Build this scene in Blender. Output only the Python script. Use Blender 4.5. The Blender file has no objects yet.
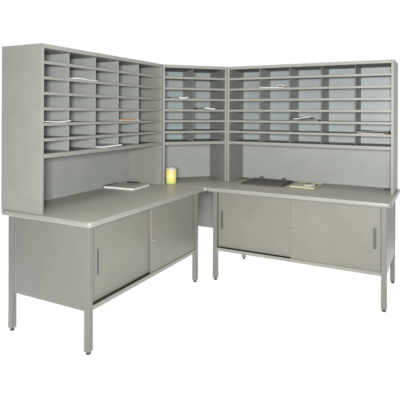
import bpy, bmesh, math, random
from mathutils import Vector, Matrix
random.seed(7)
scene = bpy.context.scene
col = scene.collection
R = math.radians

# ------------------------------------------------------------------ materials
def new_mat(name):
    m = bpy.data.materials.new(name); m.use_nodes = True
    nt = m.node_tree; nt.nodes.clear()
    out = nt.nodes.new('ShaderNodeOutputMaterial')
    b = nt.nodes.new('ShaderNodeBsdfPrincipled')
    nt.links.new(b.outputs[0], out.inputs[0])
    return m, nt, b

def paint(name, c, rough=.45, var=.06, vscale=9.0, bump=.05, bscale=420.0, spec=.4, metal=0.0, fleck=0.0):
    """painted / laminated surface: cloudy tone, fine fleck, orange-peel relief"""
    m, nt, b = new_mat(name)
    L = nt.links.new
    tc = nt.nodes.new('ShaderNodeTexCoord')
    n1 = nt.nodes.new('ShaderNodeTexNoise'); n1.inputs['Scale'].default_value = vscale
    n1.inputs['Detail'].default_value = 5; n1.inputs['Roughness'].default_value = .62
    L(tc.outputs['Object'], n1.inputs['Vector'])
    r = nt.nodes.new('ShaderNodeValToRGB')
    lo = [x * (1 - var) for x in c] + [1]; hi = [min(1, x * (1 + var)) for x in c] + [1]
    r.color_ramp.elements[0].position = .3; r.color_ramp.elements[0].color = lo
    r.color_ramp.elements[1].position = .7; r.color_ramp.elements[1].color = hi
    L(n1.outputs['Fac'], r.inputs['Fac'])
    src = r.outputs['Color']
    n2 = nt.nodes.new('ShaderNodeTexNoise'); n2.inputs['Scale'].default_value = bscale
    n2.inputs['Detail'].default_value = 2
    L(tc.outputs['Object'], n2.inputs['Vector'])
    if fleck:
        mp = nt.nodes.new('ShaderNodeMapRange')
        mp.inputs['From Min'].default_value = .35; mp.inputs['From Max'].default_value = .5
        mp.inputs['To Min'].default_value = 1 - fleck; mp.inputs['To Max'].default_value = 1 + fleck
        L(n2.outputs['Fac'], mp.inputs['Value'])
        mx = nt.nodes.new('ShaderNodeVectorMath'); mx.operation = 'SCALE'
        L(src, mx.inputs[0]); L(mp.outputs[0], mx.inputs['Scale'])
        src = mx.outputs[0]
    L(src, b.inputs['Base Color'])
    rr = nt.nodes.new('ShaderNodeMapRange')
    rr.inputs['To Min'].default_value = rough - .08; rr.inputs['To Max'].default_value = rough + .1
    L(n1.outputs['Fac'], rr.inputs['Value']); L(rr.outputs[0], b.inputs['Roughness'])
    b.inputs['Specular IOR Level'].default_value = spec
    b.inputs['Metallic'].default_value = metal
    if bump:
        bp = nt.nodes.new('ShaderNodeBump'); bp.inputs['Strength'].default_value = bump
        bp.inputs['Distance'].default_value = .002
        L(n2.outputs['Fac'], bp.inputs['Height']); L(bp.outputs[0], b.inputs['Normal'])
    return m

M = {}
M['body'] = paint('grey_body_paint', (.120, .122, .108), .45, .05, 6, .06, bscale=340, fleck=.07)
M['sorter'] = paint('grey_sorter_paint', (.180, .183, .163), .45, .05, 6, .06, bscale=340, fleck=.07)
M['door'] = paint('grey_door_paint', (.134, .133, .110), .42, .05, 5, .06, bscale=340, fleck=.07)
M['inner'] = paint('pale_blue_grey_paint', (.225, .238, .222), .42, .05, 7, .06, bscale=340, fleck=.07)
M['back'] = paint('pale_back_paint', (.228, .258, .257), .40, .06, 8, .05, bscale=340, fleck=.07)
M['shelf'] = paint('grey_shelf_paint', (.170, .170, .150), .42, .04, 7, .05, bscale=340, fleck=.07)
M['top'] = paint('beige_grey_laminate', (.220, .218, .184), .38, .04, 4, .03, 330, fleck=.14)
M['edge'] = paint('grey_edge_band', (.200, .200, .182), .33, .03, 6, .02, spec=.5)
M['track'] = paint('dark_track', (.035, .034, .03), .5, .1)
M['pull'] = paint('brushed_grey_pull', (.150, .150, .136), .32, .05, 20, .02, spec=.6)
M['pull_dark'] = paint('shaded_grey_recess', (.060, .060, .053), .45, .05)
M['foot'] = paint('black_rubber', (.025, .025, .023), .6, .1)
M['chrome'] = paint('worn_chrome', (.34, .34, .31), .25, .05, 30, 0, metal=.9)
M['lockhole'] = paint('lock_core', (.03, .03, .028), .5, .1)
M['grommet'] = paint('dark_grey_plastic', (.055, .057, .052), .5, .1)
M['white'] = paint('white_paper', (.55, .55, .54), .6, .03, 14, .03)
M['cream'] = paint('cream_paper', (.62, .60, .52), .6, .05, 14, .03)
M['orange'] = paint('orange_card', (.50, .20, .11), .5, .08, 18, .02)
M['bookcover'] = paint('grey_green_cover', (.33, .325, .285), .35, .08, 12, .02)
M['brown'] = paint('dark_brown_binding', (.085, .05, .035), .45, .25, 25, .03)
M['black'] = paint('dark_bronze_plastic', (.045, .041, .032), .5, .18, 22, .12, 160)
M['knob'] = paint('charcoal_knob', (.062, .062, .056), .45, .15, 30, .05)
M['yellowpad'] = paint('yellow_pad_paper', (.43, .42, .26), .6, .05, 12, .02)
M['padpage'] = paint('yellow_ruled_page', (.34, .335, .24), .6, .06, 14, .02)
M['steelgrey'] = paint('dark_envelope', (.10, .095, .085), .5, .15, 20, .03)
M['lid'] = paint('off_white_lid', (.44, .41, .35), .4, .05, 20, .02)

def cup_mat():
    m, nt, b = new_mat('yellow_printed_wrap')
    L = nt.links.new
    tc = nt.nodes.new('ShaderNodeTexCoord'); sp = nt.nodes.new('ShaderNodeSeparateXYZ')
    L(tc.outputs['Object'], sp.inputs[0])
    dv = nt.nodes.new('ShaderNodeMath'); dv.operation = 'DIVIDE'; dv.inputs[1].default_value = .13
    nz = nt.nodes.new('ShaderNodeTexNoise'); nz.inputs['Scale'].default_value = 22
    L(tc.outputs['Object'], nz.inputs['Vector'])
    ad = nt.nodes.new('ShaderNodeMath'); ad.operation = 'MULTIPLY_ADD'
    ad.inputs[1].default_value = .012
    L(nz.outputs['Fac'], ad.inputs[0]); L(sp.outputs['Z'], ad.inputs[2])
    L(ad.outputs[0], dv.inputs[0])
    r = nt.nodes.new('ShaderNodeValToRGB'); r.color_ramp.interpolation = 'LINEAR'
    e = r.color_ramp.elements
    e[0].position = 0; e[0].color = (.36, .42, .20, 1)
    e[1].position = .15; e[1].color = (.48, .50, .18, 1)
    for p, c in ((.22, (.60, .53, .15, 1)), (.52, (.64, .54, .17, 1)), (.56, (.66, .60, .32, 1)),
                 (.60, (.63, .54, .18, 1)), (.9, (.60, .48, .15, 1)), (1, (.56, .48, .28, 1))):
        k = e.new(p); k.color = c
    L(dv.outputs[0], r.inputs['Fac']); L(r.outputs[0], b.inputs['Base Color'])
    b.inputs['Roughness'].default_value = .4
    return m
M['cup'] = cup_mat()

def floor_mat():
    m, nt, b = new_mat('white_studio_floor')
    tc = nt.nodes.new('ShaderNodeTexCoord'); n = nt.nodes.new('ShaderNodeTexNoise')
    n.inputs['Scale'].default_value = 3
    nt.links.new(tc.outputs['Object'], n.inputs['Vector'])
    r = nt.nodes.new('ShaderNodeValToRGB')
    r.color_ramp.elements[0].color = (.925, .925, .92, 1); r.color_ramp.elements[1].color = (.945, .945, .945, 1)
    nt.links.new(n.outputs['Fac'], r.inputs['Fac']); nt.links.new(r.outputs[0], b.inputs['Base Color'])
    b.inputs['Roughness'].default_value = .8; b.inputs['Specular IOR Level'].default_value = .1
    return m
M['floor'] = floor_mat()

# ------------------------------------------------------------------ mesh helpers
def box(bm, x0, x1, y0, y1, z0, z1, bev=.0015, seg=2, mi=0):
    t = bmesh.new()
    bmesh.ops.create_cube(t, size=1)
    for v in t.verts:
        v.co = Vector(((x0 + x1) / 2 + v.co.x * (x1 - x0), (y0 + y1) / 2 + v.co.y * (y1 - y0), (z0 + z1) / 2 + v.co.z * (z1 - z0)))
    if bev:
        bmesh.ops.bevel(t, geom=list(t.edges), offset=bev, segments=seg, affect='EDGES', profile=.5)
    merge(bm, t, mi)

def merge(bm, t, mi=0):
    me = bpy.data.meshes.new('tmp')
    for f in t.faces: f.material_index = mi
    t.to_mesh(me); t.free(); bm.from_mesh(me); bpy.data.meshes.remove(me)

def lathe(bm, prof, cx=0, cy=0, cz=0, n=32, axis='Z', mi=0):
    t = bmesh.new(); rings = []
    for r, z in prof:
        if r < 1e-6: rings.append([t.verts.new((0, 0, z))])
        else: rings.append([t.verts.new((r * math.cos(2 * math.pi * k / n), r * math.sin(2 * math.pi * k / n), z)) for k in range(n)])
    for a, b in zip(rings, rings[1:]):
        for k in range(n):
            k2 = (k + 1) % n
            if len(a) == 1 and len(b) == 1: continue
            if len(a) == 1: t.faces.new((a[0], b[k], b[k2]))
            elif len(b) == 1: t.faces.new((a[k], a[k2], b[0]))
            else: t.faces.new((a[k], a[k2], b[k2], b[k]))
    for f in t.faces: f.smooth = True
    bmesh.ops.recalc_face_normals(t, faces=list(t.faces))
    if axis == 'Y': t.transform(Matrix.Rotation(R(90), 4, 'X'))     # +z -> -y (faces the front)
    t.transform(Matrix.Translation((cx, cy, cz)))
    merge(bm, t, mi)

def prism_x(bm, prof, x0, x1, bev=.001, mi=0):
    """closed (y,z) outline extruded along x"""
    t = bmesh.new()
    a = [t.verts.new((x0, y, z)) for y, z in prof]; b = [t.verts.new((x1, y, z)) for y, z in prof]
    n = len(prof)
    t.faces.new(a); t.faces.new(list(reversed(b)))
    for k in range(n): t.faces.new((a[k], b[k], b[(k + 1) % n], a[(k + 1) % n]))
    bmesh.ops.recalc_face_normals(t, faces=list(t.faces))
    if bev: bmesh.ops.bevel(t, geom=list(t.edges), offset=bev, segments=2, affect='EDGES')
    merge(bm, t, mi)

def slab(bm, pts, z0, z1, bev=.009, seg=4):
    """table top outline with a bull-nosed edge; slot 0 faces, slot 1 edge band"""
    t = bmesh.new()
    a = [t.verts.new((x, y, z0)) for x, y in pts]; b = [t.verts.new((x, y, z1)) for x, y in pts]
    n = len(pts)
    t.faces.new(list(reversed(a))); t.faces.new(b)
    for k in range(n): t.faces.new((a[k], a[(k + 1) % n], b[(k + 1) % n], b[k]))
    bmesh.ops.recalc_face_normals(t, faces=list(t.faces))
    ed = [e for e in t.edges if abs(e.verts[0].co.z - e.verts[1].co.z) < 1e-6]
    bmesh.ops.bevel(t, geom=ed, offset=bev, segments=seg, affect='EDGES', profile=.5)
    t.normal_update()
    me = bpy.data.meshes.new('tmp')
    for f in t.faces:
        f.material_index = 0 if abs(f.normal.z) > .9 else 1
        f.smooth = abs(f.normal.z) < .999
    t.to_mesh(me); t.free(); bm.from_mesh(me); bpy.data.meshes.remove(me)

def rounded(pts, rad, seg=8):
    """round the corners (list of radii) of a CCW outline"""
    out = []; n = len(pts)
    for i, p in enumerate(pts):
        r = rad[i]
        if r <= 0: out.append(p); continue
        P = Vector(p); A = (Vector(pts[i - 1]) - P).normalized(); B = (Vector(pts[(i + 1) % n]) - P).normalized()
        ang = A.angle(B); d = r / math.tan(ang / 2)
        s, e = P + A * d, P + B * d
        c = P + (A + B).normalized() * (r / math.sin(ang / 2))
        a0 = math.atan2(s.y - c.y, s.x - c.x); a1 = math.atan2(e.y - c.y, e.x - c.x)
        while a1 - a0 > math.pi: a1 -= 2 * math.pi
        while a1 - a0 < -math.pi: a1 += 2 * math.pi
        for k in range(seg + 1):
            a = a0 + (a1 - a0) * k / seg
            out.append((c.x + r * math.cos(a), c.y + r * math.sin(a)))
    return out

def obj(name, bm, mats, parent=None, loc=(0, 0, 0), rot=0):
    me = bpy.data.meshes.new(name); bm.to_mesh(me); bm.free()
    for m in (mats if isinstance(mats, (list, tuple)) else [mats]): me.materials.append(M[m])
    o = bpy.data.objects.new(name, me); col.objects.link(o)
    o.location = loc; o.rotation_euler.z = rot
    if parent: o.parent = parent
    return o

def thing(name, label, cat, loc=(0, 0, 0), rot=0, group=None):
    o = bpy.data.objects.new(name, None); col.objects.link(o)
    o.location = loc; o.rotation_euler.z = rot; o.empty_display_size = .1
    o['label'] = label; o['category'] = cat
    if group: o['group'] = group
    return o

def tag(o, label, cat, group=None):
    o['label'] = label; o['category'] = cat
    if group: o['group'] = group
    return o

# ------------------------------------------------------------------ sizes (metres)
D, H, T = .762, .798, .033          # table depth, height, top thickness
LL, LR = 1.477, 1.494
INS, LEG = .0365, .038              # leg inset from the top's edge, leg width
ZB = .2568                          # underside of the cabinets
UT = H - T

# ------------------------------------------------------------------ floor
bm = bmesh.new()
bm.faces.new([bm.verts.new((.3 + 4.8 * math.cos(2 * math.pi * k / 96), -.4 + 4.8 * math.sin(2 * math.pi * k / 96), 0)) for k in range(96)])
fl = obj('floor', bm, 'floor'); fl['kind'] = 'structure'

# ------------------------------------------------------------------ tables
def make_leg(root, x, y, loc0=True):
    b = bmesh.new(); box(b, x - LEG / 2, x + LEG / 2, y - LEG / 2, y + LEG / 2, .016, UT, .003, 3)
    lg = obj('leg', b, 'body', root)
    b = bmesh.new()
    lathe(b, [(0, .0175), (.006, .0175), (.006, .011), (.0135, .0095), (.0145, .002), (.012, 0), (0, 0)], x, y, 0, 20)
    obj('foot', b, 'foot', lg)

def make_pull(door, xc, zc, yf):
    w, h = .034, .165
    b = bmesh.new(); f = .006
    box(b, xc - w/2, xc - w/2 + f, yf - .004, yf + .004, zc - h/2, zc + h/2, .0012)
    box(b, xc + w/2 - f, xc + w/2, yf - .004, yf + .004, zc - h/2, zc + h/2, .0012)
    box(b, xc - w/2 + f, xc + w/2 - f, yf - .004, yf + .004, zc + h/2 - f, zc + h/2, .0012)
    box(b, xc - w/2 + f, xc + w/2 - f, yf - .004, yf + .004, zc - h/2, zc - h/2 + f, .0012)
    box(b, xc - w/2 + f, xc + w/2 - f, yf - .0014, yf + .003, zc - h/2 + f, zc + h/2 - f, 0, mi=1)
    obj('handle', b, ['pull', 'pull_dark'], door)

def make_table(label, L, loc, rot, radii, grommets=(), pull_in=.036):
    t = thing('storage_table', label, 'table', loc, rot, 'storage tables with sliding doors')
    b = bmesh.new()
    pts = rounded([(0, 0), (L, 0), (L, D), (0, D)], radii)
    slab(b, pts, UT, H)
    tp = obj('tabletop', b, ['top', 'edge'], t)
    for gx, gy in grommets:
        b = bmesh.new()
        lathe(b, [(0, H + .001), (.022, H + .001), (.024, H + .004), (.029, H + .0035), (.031, H - .002)], gx, gy, 0, 28)
        box(b, gx - .004, gx + .004, gy - .024, gy - .008, H + .001, H + .0045, .001)
        obj('grommet', b, 'grommet', tp)
    xs = (INS + LEG/2, L - INS - LEG/2); ys = (INS + LEG/2, D - INS - LEG/2)
    for x in xs:
        for y in ys: make_leg(t, x, y)
    xa, xb = INS + LEG, L - INS - LEG          # clear width between the legs
    ya, yb = INS + LEG, D - INS - LEG
    for xp in (INS + .0025, L - INS - .0165):
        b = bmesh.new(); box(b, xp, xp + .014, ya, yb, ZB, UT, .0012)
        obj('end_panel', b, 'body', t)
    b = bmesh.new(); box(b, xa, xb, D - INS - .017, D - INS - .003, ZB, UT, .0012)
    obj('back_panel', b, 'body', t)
    b = bmesh.new(); box(b, xa, xb, INS + .058, D - INS - .018, ZB + .002, ZB + .012, 0)
    obj('bottom_panel', b, 'body', t)
    b = bmesh.new(); box(b, xa, xb, INS + .001, INS + .006, ZB, ZB + .027, .0012)
    box(b, xa - .02, xb + .02, INS + .0065, INS + .0575, ZB + .001, ZB + .010, 0)
    obj('bottom_rail', b, 'shelf', t)
    b = bmesh.new(); box(b, xa - .015, xb + .015, INS + .0065, INS + .0575, ZB + .0104, ZB + .021, 0)
    obj('door_track', b, 'track', t)
    b = bmesh.new(); box(b, xa, xb, INS + .001, INS + .055, UT - .012, UT - .0005, .001)
    obj('top_rail', b, 'body', t)
    xm = L / 2; zt = UT - .013
    # rear door (near end) and front door
    yr = INS + .0275
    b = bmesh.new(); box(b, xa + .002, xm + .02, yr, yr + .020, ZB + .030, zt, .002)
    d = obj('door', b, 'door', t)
    make_pull(d, xa + pull_in, ZB + .262, yr)
    yf = INS + .0085
    b = bmesh.new(); box(b, xm - .015, xb - .002, yf, yf + .018, ZB + .0235, zt, .002)
    d = obj('door', b, 'door', t)
    make_pull(d, xb - .044, ZB + .268, yf)
    b = bmesh.new()
    lathe(b, [(0, .0065), (.0095, .0065), (.0115, .004), (.0125, -.001)], xm + .014, yf, ZB + .258, 24, 'Y')
    box(b, xm + .0128, xm + .0152, yf - .0074, yf - .006, ZB + .252, ZB + .264, 0, mi=1)
    obj('lock', b, ['chrome', 'lockhole'], d)
    return t

make_table('grey steel storage table at the left, carrying the grey-covered book',
           LL - .02, (0, -LL, 0), R(90), (.028, .010, 0, .02), pull_in=.072)
make_table('grey steel storage table at the right, carrying the dark tray and yellow pad',
           LR - .02, (.02, 0, 0), 0, (.010, .028, .02, 0), ((.07, .70), (1.385, .655)))

ct = thing('corner_table', 'grey corner table joining the two storage tables, with the yellow canister on it', 'table', (-D, D, 0))
b = bmesh.new()
slab(b, [(x + D, y - D) for x, y in ((-D, -.0185), (-.004, -.0185), (0.0185, .004), (.0185, D), (-D, D))], UT, H)
obj('tabletop', b, ['top', 'edge'], ct)
b = bmesh.new(); box(b, .06, D + .01, -.040, -.026, ZB, UT, .0012); obj('back_panel', b, 'body', ct)
b = bmesh.new(); box(b, .026, .040, -D - .01, -.06, ZB, UT, .0012); obj('back_panel', b, 'body', ct)
make_leg(ct, .045, -.045)
b = bmesh.new()      # little joining bracket under the chamfered front corner
box(b, D - .03, D + .006, -D - .012, -D + .02, UT - .022, UT - .001, .002); obj('bracket', b, 'grommet', ct)

# ------------------------------------------------------------------ sorters
TOPZ = 1.874
ROW = [1.179 + .0980 * k for k in range(6, -1, -1)]         # top faces of the seven shelves, top to bottom

def make_sorter(label, W, d, loc, rot, ncol, st=.022, rec=.05):
    t = thing('mail_sorter', label, 'mail sorter', loc, rot, 'mail sorters standing on the tables')
    z0 = H + .0003
    for x in (0, W - st):
        b = bmesh.new(); box(b, x, x + st, 0, d, z0, TOPZ, .002)
        obj('side_panel', b, 'sorter', t)
    b = bmesh.new(); box(b, st + .0002, W - st - .0002, .0003, d - .0003, TOPZ - .028, TOPZ - .0003, .001)
    obj('top_panel', b, 'sorter', t)
    b = bmesh.new(); box(b, st + .0005, W - st - .0005, d - .014, d - .003, ROW[-1] - .02, TOPZ - .0285, 0)
    obj('back_panel', b, 'back', t)
    b = bmesh.new(); box(b, st + .0003, W - st - .0003, d - .020, d - .004, z0, ROW[-1] - .012, 0)
    obj('lower_panel', b, 'inner', t)
    xa, xb = st + .0005, W - st - .0005
    for k, z in enumerate(ROW):
        b = bmesh.new(); y1 = d - .0145
        lip = .020 if k < 6 else .0275
        if k < 6:
            prof = [(.001, z - lip), (.001, z), (y1, z), (y1, z - .005), (.014, z - .005), (.014, z - lip)]
        else:
            prof = [(.0, z - lip), (.0, z), (y1, z), (y1, z - .012), (.02, z - .012), (.02, z - lip)]
        prism_x(b, prof, xa, xb, .0012)
        obj('shelf', b, 'shelf', t)
    for c in range(1, ncol):
        x = st + (W - 2 * st) * c / ncol
        b = bmesh.new(); zt = TOPZ - .0285
        for z in ROW:
            box(b, x - .0012, x + .0012, rec, d - .0145, z + .0002, zt, 0); zt = z - .0052
        obj('divider', b, 'inner', t)
    return t

WL = 1.4117; DL = .363
make_sorter('tall grey five-column mail sorter on the left storage table, above the book', WL, DL,
            (-.4033, -1.4647, 0), R(90), 5)
WR = 1.4478
make_sorter('tall grey five-column mail sorter on the right storage table, above the dark tray', WR, DL, (.0228, .3988, 0), 0, 5)
cA, cB = Vector((-.4015, -.0520)), Vector((.0222, .3982))
ca = math.atan2(cB.y - cA.y, cB.x - cA.x); WC = (cB - cA).length; DC = .42
make_sorter('narrow grey mail sorter of two columns set diagonally across the corner', WC, DC, (cA.x, cA.y, 0), ca, 2, st=.02, rec=.07)

cs = bpy.data.objects['mail_sorter.002']
for x0, x1 in ((-.020, -.0008), (WC + .0008, WC + .020)):      # added dark strips that stop background light showing through the two seams
    b = bmesh.new(); box(b, x0, x1, .030, .034, H + .002, TOPZ - .002, 0); obj('seam_light_block', b, 'track', cs)
# ------------------------------------------------------------------ loose things
def sheet(bm, w, l, th, z, curl=0.0, wav=0.0, seed=0, nx=14, ny=10, mi=0, x0=0, y0=0, rot=0, lift=0.0):
    """a slightly curled sheet or thin bundle with real thickness"""
    rd = random.Random(seed); ph = rd.random() * 6; p2 = rd.random() * 6
    t = bmesh.new(); lay = []
    for top in (0, 1):
        g = []
        for j in range(ny + 1):
            row = []
            for i in range(nx + 1):
                u, v = i / nx, j / ny
                zz = z + curl * (abs(2 * u - 1) ** 2.2) * (1 if u > .5 else .35) + wav * (1 + math.sin(ph + 5 * u + 2 * v)) * .5 + lift * (1 - v) ** 2
                row.append(t.verts.new(((u - .5) * w, (v - .5) * l, zz + th * top)))
            g.append(row)
        lay.append(g)
    for j in range(ny):
        for i in range(nx):
            a = lay[1]; t.faces.new((a[j][i], a[j][i+1], a[j+1][i+1], a[j+1][i]))
            a = lay[0]; t.faces.new((a[j][i], a[j+1][i], a[j+1][i+1], a[j][i+1]))
    def wall(p, q):
        for k in range(len(p) - 1): t.faces.new((p[k], p[k+1], q[k+1], q[k]))
    wall(lay[0][0], lay[1][0]); wall(lay[1][-1], lay[0][-1])
    wall([r[0] for r in lay[1]], [r[0] for r in lay[0]]); wall([r[-1] for r in lay[0]], [r[-1] for r in lay[1]])
    bmesh.ops.recalc_face_normals(t, faces=list(t.faces))
    t.transform(Matrix.Translation((x0, y0, 0)) @ Matrix.Rotation(rot, 4, 'Z'))
    merge(bm, t, mi)

def in_left(x, y):  return (-.4033 - y, -1.4647 + x)
def in_right(x, y): return (.0228 + x, .3988 + y)
def in_corner(x, y): return (cA.x + x * math.cos(ca) - y * math.sin(ca), cA.y + x * math.sin(ca) + y * math.cos(ca))
CW = (WL - .044) / 5; CWR = (WR - .044) / 5; CWC = (WC - .04) / 2
EPS = .0006
def put(name, bm, mats, frame, x, y, z, label, cat, rot0=0, group='mail lying in the sorters'):
    f, a = {'L': (in_left, R(90)), 'R': (in_right, 0), 'C': (in_corner, ca)}[frame]
    px, py = f(x, y)
    return tag(obj(name, bm, mats, None, (px, py, z + EPS), a + rot0), label, cat, group)

b = bmesh.new(); sheet(b, .235, .30, .005, 0, wav=.003, seed=1); sheet(b, .10, .22, .003, .0086, wav=.002, seed=2, x0=-.05, y0=-.035)
put('paper_bundle', b, 'white', 'L', .022 + 1.5 * CW, .165, ROW[1], 'white papers in the second slot of the second row, left sorter', 'papers')
b = bmesh.new(); sheet(b, .225, .29, .006, 0, curl=.006, wav=.002, seed=3)
put('paper_bundle', b, 'white', 'L', .022 + .5 * CW, .155, ROW[4], 'white curled papers in the fifth row of the leftmost column, left sorter', 'papers')
# orange folder with a white envelope beside it
t = thing('mail_bundle', 'orange folder with a pale envelope under it in the fourth column, left sorter', 'folder', (*in_left(.022 + 3.5 * CW, .16), ROW[4] + EPS), R(90), 'mail lying in the sorters')
b = bmesh.new(); sheet(b, .24, .28, .004, 0, wav=.002, seed=4); obj('envelope', b, 'cream', t)
b = bmesh.new(); sheet(b, .15, .27, .006, .0065, wav=.002, seed=5, x0=-.042, y0=-.006); obj('folder', b, 'orange', t)
b = bmesh.new(); sheet(b, .245, .30, .009, 0, curl=.004, wav=.003, seed=6)
put('paper_bundle', b, 'white', 'L', .022 + 2.5 * CW, .157, ROW[6], 'thick white papers with an upturned corner in the bottom row, left sorter', 'papers')

def pair(label, frame, x, y, z, wd, ww, seed):
    f, a = {'R': (in_right, 0), 'C': (in_corner, ca)}[frame]
    t = thing('mail_bundle', label, 'mail', (*f(x, y), z + EPS), a, 'mail lying in the sorters')
    b = bmesh.new(); sheet(b, wd, .23, .011, 0, wav=.003, seed=seed, x0=-wd / 2 - .002); obj('dark_envelope', b, 'steelgrey', t)
    b = bmesh.new(); sheet(b, ww, .24, .010, 0, wav=.005, seed=seed + 1, x0=ww / 2 + .002, y0=-.01); obj('envelope', b, 'white', t)
    return t
pair('thin dark envelope and pale envelope on the third shelf of the corner sorter', 'C', .02 + .46 * CWC, .15, ROW[2], .075, .09, 11)
pair('dark envelope beside thick white envelope on the fourth shelf of the corner sorter', 'C', .02 + 1.33 * CWC, .15, ROW[3], .065, .10, 13)

t = thing('mail_bundle', 'flat cream papers with a grey slip in the second column, right sorter', 'papers', (*in_right(.022 + 1.42 * CWR, .155), ROW[1] + EPS), 0, 'mail lying in the sorters')
b = bmesh.new(); sheet(b, .225, .27, .006, 0, wav=.003, seed=21); obj('papers', b, 'cream', t)
b = bmesh.new(); sheet(b, .07, .16, .006, .010, wav=.010, seed=22, x0=.065, y0=-.04, rot=.3); obj('slip', b, 'pull', t)
t = thing('mail_bundle', 'crumpled white paper over a grey envelope in the third column, right sorter', 'papers', (*in_right(.022 + 2.5 * CWR, .15), ROW[4] + EPS), 0, 'mail lying in the sorters')
b = bmesh.new(); sheet(b, .24, .26, .009, 0, wav=.003, seed=23); obj('envelope', b, 'steelgrey', t)
b = bmesh.new(); sheet(b, .15, .24, .006, .0125, wav=.016, curl=.008, seed=24, x0=-.03, y0=-.02, rot=.12); obj('paper', b, 'white', t)
t = thing('mail_bundle', 'large curling white papers with a black clip in the rightmost column, right sorter', 'papers', (*in_right(.022 + 4.5 * CWR, .16), ROW[5] + EPS), 0, 'mail lying in the sorters')
b = bmesh.new(); sheet(b, .25, .29, .004, 0, wav=.004, seed=25); obj('papers', b, 'white', t)
b = bmesh.new(); sheet(b, .24, .26, .002, .009, curl=.016, wav=.006, seed=26, y0=-.01); obj('loose_sheet', b, 'white', t)
b = bmesh.new(); box(b, .095, .128, -.165, -.135, .0005, .018, .003); obj('clip', b, 'foot', t)

# book on the left table
bk = thing('book', 'flat grey-covered book with white page edges on the left table', 'book', (-.600, -.315, H + .0005), R(4))
def block(name, mat, x0, x1, y0, y1, z0, z1, par, bev=.001):
    b = bmesh.new(); box(b, x0, x1, y0, y1, z0, z1, bev); return obj(name, b, mat, par)
block('back_cover', 'white', -.150, .150, -.130, .130, 0, .0025, bk, .0006)
block('pages', 'white', -.147, .147, -.128, .128, .0026, .0148, bk)
block('cover', 'bookcover', -.150, .150, -.130, .130, .0150, .0180, bk, .0008)
block('spine', 'brown', -.1600, -.1505, -.128, .128, .0, .0215, bk, .002)
block('binding_strip', 'brown', -.1500, -.128, -.120, .060, .0182, .0215, bk, .001)
b = bmesh.new()
lathe(b, [(0, 0), (.003, .006), (.0055, .012), (.0055, .120), (.004, .127), (0, .127)], 0, 0, 0, 14, 'Y')
p = obj('pen', b, 'foot', None, (-.690, -.200, H + .0185 + .0060), R(98))
tag(p, 'short dark pen lying along the back edge of the grey-covered book', 'pen')

# yellow canister
cu = thing('canister', 'yellow canister with green base and off-white lid in the diagonal corner bay', 'canister', (-.372, .045, H + .0005))
b = bmesh.new()
lathe(b, [(0, 0), (.047, 0), (.0495, .003), (.0495, .126), (.048, .128), (0, .128)], n=48); obj('body', b, 'cup', cu)
b = bmesh.new()
lathe(b, [(.0, .1285), (.0505, .1285), (.0512, .131), (.0512, .138), (.0495, .1405), (.040, .142), (.030, .149), (.014, .152), (0, .1525)], n=48)
obj('lid', b, 'lid', cu)

# dark desk calendar tray with two round knobs
tr = thing('desk_tray', 'flat dark desk tray with two round knobs at its back edge on the right table', 'desk tray', (.385, .505, H + .0005), R(-1))
b = bmesh.new()
o = rounded([(-.195, -.165), (.195, -.165), (.195, .165), (-.195, .165)], (.012,) * 4, 6)
slab(b, o, 0, .012, .003, 3); obj('base', b, ['black', 'black'], tr)
b = bmesh.new()
for y in (-.152, .138): box(b, -.182, .182, y, y + .012, .0122, .0165, .0015)
for x in (-.182, .170): box(b, x, x + .012, -.139, .137, .0122, .0165, .0015)
obj('rim', b, 'black', tr)
b = bmesh.new()
sheet(b, .332, .25, .0015, .0122, wav=.0012, seed=31); obj('blotter', b, 'black', tr)
for x in (-.112, .108):
    b = bmesh.new()
    lathe(b, [(.0200, .0115), (.0212, .018), (.0195, .026), (.0145, .032), (.008, .0352), (0, .036)], x, .142, 0, 28)
    box(b, x - .028, x + .028, .112, .163, .0122, .0175, .002)
    obj('knob', b, 'knob', tr)

# legal pad with a slip of paper and a pen on it
lp = thing('writing_pad', 'yellow writing pad lying on the right table beside the dark tray', 'writing pad', (.745, .515, H + .0005), R(-2))
block('pad_sheets', 'yellowpad', -.108, .108, -.14, .14, 0, .009, lp)
b = bmesh.new(); sheet(b, .196, .235, .001, .0095, wav=.0015, seed=33, y0=-.012); obj('top_page', b, 'padpage', lp)
block('binding_strip', 'yellowpad', -.1085, .1085, .112, .1405, .0092, .0135, lp, .0008)
b = bmesh.new(); sheet(b, .095, .085, .003, 0, wav=.004, curl=.008, seed=34)
tag(obj('note_paper', b, 'white', None, (.782, .462, H + .0125), R(20)), 'small white note lying on the yellow writing pad', 'note')
b = bmesh.new()
lathe(b, [(0, 0), (.0025, .006), (.0055, .014), (.0060, .080), (.0055, .118), (0, .12)], 0, 0, 0, 14, 'Y')
tag(obj('marker_pen', b, 'foot', None, (.735, .525, H + .0178), R(72)), 'short dark marker pen lying across the yellow writing pad', 'pen')

# ------------------------------------------------------------------ light
w = bpy.data.worlds.new('World'); scene.world = w; w.use_nodes = True
bg = w.node_tree.nodes['Background']; bg.inputs[0].default_value = (1.0, 1.0, 1.0, 1); bg.inputs[1].default_value = 1.3
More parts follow.
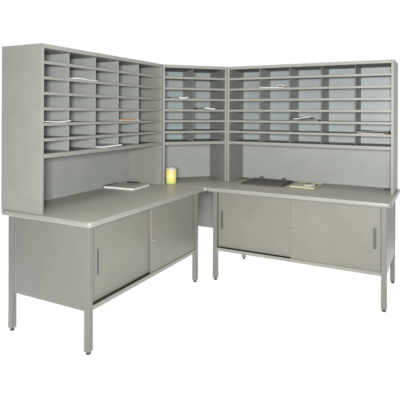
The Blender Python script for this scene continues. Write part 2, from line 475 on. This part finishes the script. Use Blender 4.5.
# white surround; dimming behind the photographer is added to hold down ambient light
nt = w.node_tree
tc = nt.nodes.new('ShaderNodeTexCoord'); dp = nt.nodes.new('ShaderNodeVectorMath'); dp.operation = 'DOT_PRODUCT'
dp.inputs[1].default_value = (.52, -.85, 0)
mr = nt.nodes.new('ShaderNodeMapRange'); mr.interpolation_type = 'SMOOTHSTEP'
mr.inputs['From Min'].default_value = -.5; mr.inputs['From Max'].default_value = .5
mr.inputs['To Min'].default_value = 1.3; mr.inputs['To Max'].default_value = .2
nt.links.new(tc.outputs['Generated'], dp.inputs[0]); nt.links.new(dp.outputs['Value'], mr.inputs['Value'])
nt.links.new(mr.outputs[0], bg.inputs[1])

def area(name, loc, target, sx, sy, power, color=(1, 1, 1)):
    l = bpy.data.lights.new(name, 'AREA'); l.shape = 'RECTANGLE'; l.size = sx; l.size_y = sy
    l.energy = power; l.color = color
    o = bpy.data.objects.new(name, l); col.objects.link(o); o.location = loc
    o.rotation_euler = (Vector(target) - Vector(loc)).to_track_quat('-Z', 'Y').to_euler()
    return o
key = area('key_softbox', (1.80, -3.80, 1.53), (.25, .4, 1.18), .55, .4, 150, (1, .995, .985))
key.data.spread = R(130)
area('added_overhead_fill', (-.25, -.9, 3.7), (-.25, -.7, 0), 2.6, 2.6, 76, (1, .985, .95))  # added fill from above that brightens the tabletops and floor
area('added_backdrop_fill', (-1.9, 2.1, 3.6), (-1.9, 2.1, 0), 2.4, 2.4, 110)  # added fill, out of view, whitening the far floor
# added low fills, hidden behind the tables, to whiten the shaded floor beneath
area('added_floor_fill', (.75, 1.75, .55), (.75, .55, 0), 1.3, .25, 55)
area('added_floor_fill', (-1.75, -.75, .55), (-.55, -.75, 0), 1.3, .25, 55)
area('added_floor_fill', (-1.45, 1.45, .55), (-.3, .3, 0), 1.2, .25, 28)

# ------------------------------------------------------------------ camera
cd = bpy.data.cameras.new('camera'); cam = bpy.data.objects.new('camera', cd); col.objects.link(cam)
cd.sensor_width = 36; cd.sensor_fit = 'HORIZONTAL'
cd.lens = 464.03 / 400 * 36
cd.shift_y = -(200 - 112.42) / 400
cd.clip_start = .05; cd.clip_end = 600
cam.matrix_world = Matrix.Translation((1.8162, -3.57, 1.4452)) @ Matrix.Rotation(.4827, 4, 'Z') @ Matrix.Rotation(R(90), 4, 'X') @ Matrix.Rotation(.0046, 4, 'Z')
scene.camera = cam
scene.render.engine = 'CYCLES'
vs = scene.view_settings
vs.view_transform = 'Standard'; vs.look = 'None'; vs.exposure = 0; vs.gamma = 1
